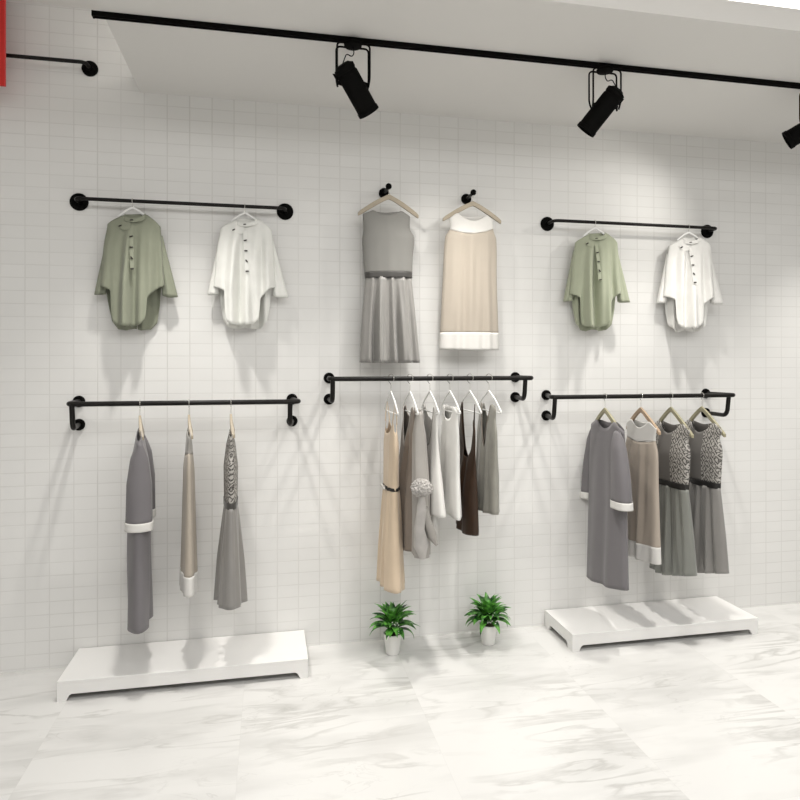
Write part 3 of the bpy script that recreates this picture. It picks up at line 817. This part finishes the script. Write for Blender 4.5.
tl = tube_bm([(.27, .0, .92 - rzM), (.27, .0, .85 - rzM), (.26, -.01, .75 - rzM), (.255, .0, .67 - rzM), (.25, .01, .60 - rzM)], [.014, .024, .026, .038, .014], 14)
link_bm('fur_tail', tl, M['fur'], t, smooth=1.0)
tl2 = tube_bm([(.25, .02, .85 - rzM), (.25, .035, .78 - rzM), (.24, .06, .71 - rzM), (.24, .085, .66 - rzM)], [.018, .02, .025, .008], 12)
link_bm('satin_tail', tl2, M['greytaupe'], t, smooth=1.0)

# ivory tunic with scoop neck
t = thing('sleeveless_tunic', 'ivory scoop-necked tunic with longer sheer underlayer, third on the middle rail', 'top', (xm[2], -.24, rzM), ROT)
sh = top_shape(.145, .73, .046, 151, nf=2.2, flare=.02, amp=.010)
sh.R = sorted(relz([(1.36, .145), (1.27, .14), (1.1, .165), (.9, .23), (.73, .30)], rzM))
cloth('body', sh, neck(.135, .11, 1.325, 1.34, 1.12), rel([(-.22, .80), (0, .79), (.30, .80)], rzM), M['ivory'], t, topB=neck(.135, .11, 1.325, 1.34, 1.27), nz=36)
rim('neck_binding', sh, neck(.135, .11, 1.325, 1.34, 1.12)[2:-2], M['greytaupe'], t, rad=.003)
ul = Shape(relz([(.62, -.16), (1.1, -.12)], rzM), relz([(.62, .08), (1.1, .09)], rzM), relz([(.62, .036), (1.1, .02)], rzM), nf=2, amp=relz([(.62, .008), (1.1, .001)], rzM), seed=155)
cloth('underlayer', ul, rel([(-1, 1.08), (1, 1.08)], rzM), rel([(-.2, .67), (.1, .655)], rzM), M['olive'] if False else M['ivory'], t, nz=24)

# white tank
t = thing('sleeveless_tunic', 'white sleeveless top between the ivory tunic and the brown dress, fourth on the middle rail', 'top', (xm[3], -.24, rzM), ROT)
sh = top_shape(.15, .74, .032, 161, nf=2, flare=.02, amp=.008)
cloth('body', sh, neck(.135, .085, 1.325, 1.34, 1.27), rel([(-.2, .79), (.2, .755)], rzM), M['offwhite'], t, topB=neck(.135, .085, 1.325, 1.34, 1.335), nz=36)

# brown dress
t = thing('sleeveless_dress', 'dark brown silk dress with deep neckline, fifth on the middle rail', 'dress', (xm[4], -.24, rzM), ROT)
sh = top_shape(.14, .62, .044, 171, nf=2.4, flare=.02, amp=.010, yoff=-.010, uc=-.02)
sh.T = sorted(relz([(.62, .044), (.9, .034), (1.04, .014), (1.1, .006), (1.36, .004)], rzM))
cloth('body', sh, neck(.13, .105, 1.325, 1.345, 1.06, V=False), rel([(-.2, .67), (.02, .655), (.2, .67)], rzM), M['brown'], t, topB=neck(.13, .105, 1.325, 1.345, 1.055), nz=40)
# olive-grey top
t = thing('sleeveless_dress', 'olive-grey silk sleeveless dress, rightmost garment on the middle rail', 'dress', (xm[5], -.24, rzM), ROT)
sh = top_shape(.145, .72, .042, 181, nf=3, flare=.01, amp=.013, yoff=-.008, uc=-.01)
cloth('body', sh, neck(.135, .07, 1.325, 1.345, 1.12, V=True), rel([(-.2, .75), (.2, .775)], rzM), M['olive'], t, topB=neck(.135, .07, 1.325, 1.345, 1.27), nz=36)
rim('neck_binding', sh, neck(.135, .07, 1.325, 1.345, 1.12, V=True)[2:-2], M['taupe'], t, rad=.0025)
for x, lb in zip(xm, ('white plastic hanger carrying the long cream dress', 'white plastic hanger carrying the taupe dress with the pompom', 'white plastic hanger carrying the ivory scoop-necked tunic',
                      'white plastic hanger carrying the plain white top, between ivory tunic and brown dress', 'white plastic hanger carrying the dark brown dress', 'white plastic hanger carrying the olive-grey dress')):
    hanger((x, -.24, rzM + .001), ROT, .19, .105, lb, 'plastic', M['plastic'], neck=.046, ring=.023, twist=.55, bar=True)

# ------------------------------------------------------------------ white platforms
def platform(x0, x1, label):
    y0, y1, h, ap = -.362, -.006, .095, .032
    t = thing('display_platform', label, 'platform', (x0, y0, 0))
    w, d = x1 - x0, y1 - y0
    link_bm('platform_top', box_bm(0, w, 0, d, h - .012, h, .002), M['plinth'], t)
    def apron(a, b2, length, nrm):
        # panel from a to b2 with the opening cut out between the feet
        foot, ch = .052, .022; th = .014
        prof = [(0, 0), (foot - ch * .6, 0), (foot, ap * .8), (foot + ch * .5, ap), (length - foot - ch * .5, ap), (length - foot, ap * .8), (length - foot + ch * .6, 0), (length, 0), (length, h - .012), (0, h - .012)]
        d_ = (b2 - a).normalized()
        v = [a + d_ * p + Vector((0, 0, q)) for p, q in prof]
        v2 = [p + nrm * th for p in v]; n = len(v)
        bm = bmesh.new(); A = [bm.verts.new(p) for p in v]; B = [bm.verts.new(p) for p in v2]
        # the outline is concave: split in three convex pieces
        for S in (A, B):
            for q in ((9, 0, 1, 2), (9, 2, 3, 4, 5, 8), (5, 6, 7, 8)): bm.faces.new([S[i] for i in q])
        for i in range(n): bm.faces.new((A[i], A[(i + 1) % n], B[(i + 1) % n], B[i]))
        return link_bm('side_panel', bm, M['plinth'], t)
    apron(Vector((0, 0, 0)), Vector((w, 0, 0)), w, Vector((0, 1, 0)))
    apron(Vector((0, d, 0)), Vector((w, d, 0)), w, Vector((0, -1, 0)))
    apron(Vector((0, .0142, 0)), Vector((0, d - .0142, 0)), d - .0284, Vector((1, 0, 0)))
    apron(Vector((w, .0142, 0)), Vector((w, d - .0142, 0)), d - .0284, Vector((-1, 0, 0)))
    return t
platform(-.964, .19, 'low white display platform on the floor under the left rail')
platform(1.615, 2.777, 'low white display platform on the floor under the right rail')

# ------------------------------------------------------------------ potted plants
def plant(x, y, seed, label):
    t = thing('potted_plant', label, 'plant', (x, y, 0))
    link_bm('pot', lathe_bm([(0, 0), (.034, 0), (.037, .003), (.050, .102), (.052, .108), (.049, .111), (.046, .106), (.044, .098), (0, .098)], 40), M['pot'], t, smooth=.6)
    link_bm('soil', lathe_bm([(0.0455, .096), (.045, .1015), (.02, .104), (0, .104)], 24), M['soil'], t, smooth=1.0)
    rr = random.Random(seed); bm = bmesh.new()
    for i in range(56):
        az = i * 2.39996 + rr.uniform(-.2, .2)
        lvl = i / 56
        el = math.radians(22 + 58 * lvl + rr.uniform(-10, 8))
        ln = (.125 + .035 * rr.random()) * (1 - .12 * lvl); wd = .017 + .006 * rr.random()
        base = Vector((math.cos(az) * .008, math.sin(az) * .008, .118 + .030 * lvl + rr.uniform(0, .02)))
        d = Vector((math.cos(az), math.sin(az), 0)); side = Vector((-math.sin(az), math.cos(az), 0))
        pos = base.copy(); ang = el; N = 9; rows = []; tw = rr.uniform(-.4, .4)
        droop = rr.uniform(.8, 1.45) * (1.05 - .55 * lvl)
        for k in range(N + 1):
            q = k / N
            w = wd * (math.sin(PI * min(1, q * .93 + .07)) ** .7) * (1 if q < .55 else 1 - .55 * (q - .55) / .45)
            if k == N: w = .0004
            up = Vector((-math.sin(ang) * d.x, -math.sin(ang) * d.y, math.cos(ang)))
            sd = (side * math.cos(tw * q) + up * math.sin(tw * q))
            rows.append([bm.verts.new(pos - sd * w + up * w * .35), bm.verts.new(pos), bm.verts.new(pos + sd * w + up * w * .35)])
            pos = pos + (d * math.cos(ang) + Vector((0, 0, math.sin(ang)))) * ln / N
            ang -= droop * (1.3 * q + .35) * 1.5 / N
        for a, b2 in zip(rows, rows[1:]):
            for k in range(2): bm.faces.new((a[k], a[k + 1], b2[k + 1], b2[k]))
    o = link_bm('foliage', bm, M['leaf'], t, smooth=1.2)
    md = o.modifiers.new('leaf_thickness', 'SOLIDIFY'); md.thickness = .0008
    # a small sprig of pale blossom in the middle
    bm = bmesh.new()
    for i in range(9):
        c = Vector((rr.uniform(-.025, .025), -.05 - rr.uniform(0, .03), .15 + rr.uniform(-.02, .045)))
        bmesh.ops.create_icosphere(bm, subdivisions=1, radius=.0038, matrix=Matrix.Translation(c))
        tube_bm([(c.x * .3, -.01, .12), c], .0008, 5, bm)
    link_bm('blossom', bm, M['white'], t)
    return t
plant(.655, -.176, 4, 'leafy green plant in white pot on floor, below the long cream dress')
plant(1.203, -.166, 9, 'leafy green plant in white pot on floor, nearer the right platform')

# ------------------------------------------------------------------ ceiling track and lamps
TY, TZ = -.78, 3.0
t = thing('lighting_track', 'long thin black lighting track under the ceiling', 'lighting track', (-.70, TY, TZ))
bm = box_bm(0, 7.2, -.013, -.005, -.020, 0); box_bm(0, 7.2, .005, .013, -.020, 0, bm=bm); box_bm(0, 7.2, -.005, .005, -.009, 0, bm=bm)
link_bm('track_profile', bm, M['black'], t)
link_bm('end_cap', box_bm(-.006, 0, -.014, .014, -.021, 0), M['black'], t)
lamps = []
def lamp(x, target, label, mir=1, power=60, spot=70, seen=True, y=TY, drop=0.180, zt=2.980):
    """black cylinder spot on a double wire bracket under the track"""
    t = thing('track_spotlight', label, 'spotlight', (x, y, zt))
    link_bm('track_adapter', lathe_bm([(0, 0), (.034, 0), (.040, -.006), (.038, -.016), (.018, -.020), (0, -.020)], 28), M['black'], t, smooth=.7)
    W = .062
    for k, yy in enumerate((-.02, .02)):
        p = [(-W - .005, yy * .4, -drop - .015), (-W - .010, yy, -drop + .02), (-W - .010, yy, -.012), (0, yy, -.012), (W + .010, yy, -.012), (W + .010, yy, -drop + .02), (W + .005, yy * .4, -drop - .015)]
        link_bm('wire_bracket', tube_bm(round_path(p, .02, 6), .0042, 10), M['black'], t, smooth=1.0)
    piv = Vector((0, 0, -drop))
    d = (Vector(target) - (Vector((x, y, zt)) + piv)).normalized()
    q = Vector((0, 0, 1)).rotation_difference(d)
    h = bpy.data.objects.new('lamp_head', None)
    r, l0, l1 = .047, -.090, .140
    prof = [(0, l0), (.030, l0), (.036, l0 + .006), (r, l0 + .012), (r, l0 + .03), (r - .003, l0 + .033), (r - .003, l0 + .04), (r, l0 + .043), (r, l1 - .02), (r + .003, l1 - .018), (r + .003, l1), (r - .003, l1), (r - .004, l1 - .03), (0, l1 - .03)]
    head = link_bm('lamp_head', lathe_bm(prof, 36, d, piv), M['black'], t, smooth=.5)
    link_bm('lens', lathe_bm([(0, l1 - .028), (r - .006, l1 - .028), (r - .006, l1 - .024), (0, l1 - .024)], 30, d, piv), M['lens'], head)
    for s in (-1, 1):
        link_bm('pivot_knob', lathe_bm([(0, 0), (.012, 0), (.013, .01), (.009, .024), (0, .024)], 18, Vector((s, 0, 0)), piv + Vector((s * .040, 0, 0))), M['black'], t, smooth=.6)
    # rear cooling tab
    e = piv + d * l0
    up = Vector((-1 * mir, 0, 0)); up = (up - d * up.dot(d)).normalized()
    link_bm('rear_tab', tube_bm([e + d * .03 + up * .036, e + d * .015 + up * .052, e + d * .045 + up * .050], .007, 8), M['black'], head, smooth=.7)
    cab = [Vector((0, 0, -.018)), Vector((.004 * mir, -.01, -.05)), Vector((-.006 * mir, -.012, -.068)), Vector((-.03 * mir, -.012, -.055)), e + Vector((0, 0, -.004))]
    link_bm('cable', tube_bm(round_path(cab, .02, 5), .0024, 8), M['black'], t, smooth=1.0)
    L = bpy.data.lights.new('spot_beam', 'SPOT'); L.energy = power; L.spot_size = math.radians(spot); L.spot_blend = 1.0
    L.shadow_soft_size = .035; L.color = (1.0, .965, .90)
    lo = bpy.data.objects.new('spot_beam', L); col.objects.link(lo)
    lo.location = Vector((x, y, zt)) + piv + d * (l1 + .004)
    lo.rotation_euler = d.to_track_quat('-Z', 'Y').to_euler()
    return t
lamp(.361, (1.85, .2, .9), 'black track spotlight left of centre, pointing down right', 1, 9, 95)
lamp(1.573, (.25, .2, .9), 'black track spotlight right of centre, pointing down left', -1, 9, 95)
lamp(2.755, (1.2, .6, 1.75), 'black track spotlight cut off by the right edge of the photo', -1, 9, 95)

# ------------------------------------------------------------------ red banner at the left edge
a = on_plane(5.5, 50, .16); z0 = on_plane(3, 86, .16).z
t = thing('red_banner', 'red hanging banner under a black rail at the top left edge', 'banner', (a.x - .17, -.16, 3.41))
link_bm('banner_cloth', box_bm(-.17, .17, -.009, .009, z0 - 3.41, -.032, .002), M['red'], t)
link_bm('top_rail', box_bm(-.175, .178, -.014, .014, -.034, 0, .002), M['black'], t)

# ------------------------------------------------------------------ light
def area(name, loc, rot, sx, sy, power, c=(1, .98, .95)):
    L = bpy.data.lights.new(name, 'AREA'); L.shape = 'RECTANGLE'; L.size = sx; L.size_y = sy; L.energy = power; L.color = c
    o = bpy.data.objects.new(name, L); col.objects.link(o); o.location = loc; o.rotation_euler = rot
    return o
area('overhead_fill_light', (1.2, -3.9, 3.38), (0, 0, 0), 5.5, 2.2, 112, (1, .995, .985))  # unseen soft fill above the camera, added to brighten the closed room
area('cove_light', (3.2, -.6, 3.12), (PI, 0, 0), 7.0, .3, 40)
# small downlights set into the dropped ceiling over the rails
def downlight(x, y, power):
    L = bpy.data.lights.new('downlight', 'SPOT'); L.energy = power; L.spot_size = math.radians(84); L.spot_blend = 1; L.shadow_soft_size = .055
    L.color = (1, .97, .92)
    o = bpy.data.objects.new('downlight', L); col.objects.link(o); o.location = (x, y, 2.985)
for dx in (-.45, .93, 2.2, 3.5): downlight(dx, -.62, 80)

w = bpy.data.worlds.new('shop_ambient'); scn.world = w; w.use_nodes = True
w.node_tree.nodes['Background'].inputs[0].default_value = (1, 1, 1, 1)
w.node_tree.nodes['Background'].inputs[1].default_value = .3

# ------------------------------------------------------------------ camera
cd = bpy.data.cameras.new('camera'); cam = bpy.data.objects.new('camera', cd); col.objects.link(cam)
cam.location = CAM; cam.rotation_euler = (PI / 2, 0, -YAW)
cd.sensor_width = 36; cd.lens = 36 * F / 800; cd.shift_y = -36 / 800; cd.clip_start = .05
scn.camera = cam
scn.view_settings.view_transform = 'Standard'; scn.view_settings.look = 'None'
scn.view_settings.gamma = 1; scn.view_settings.use_curve_mapping = False
scn.view_settings.exposure = 0.6
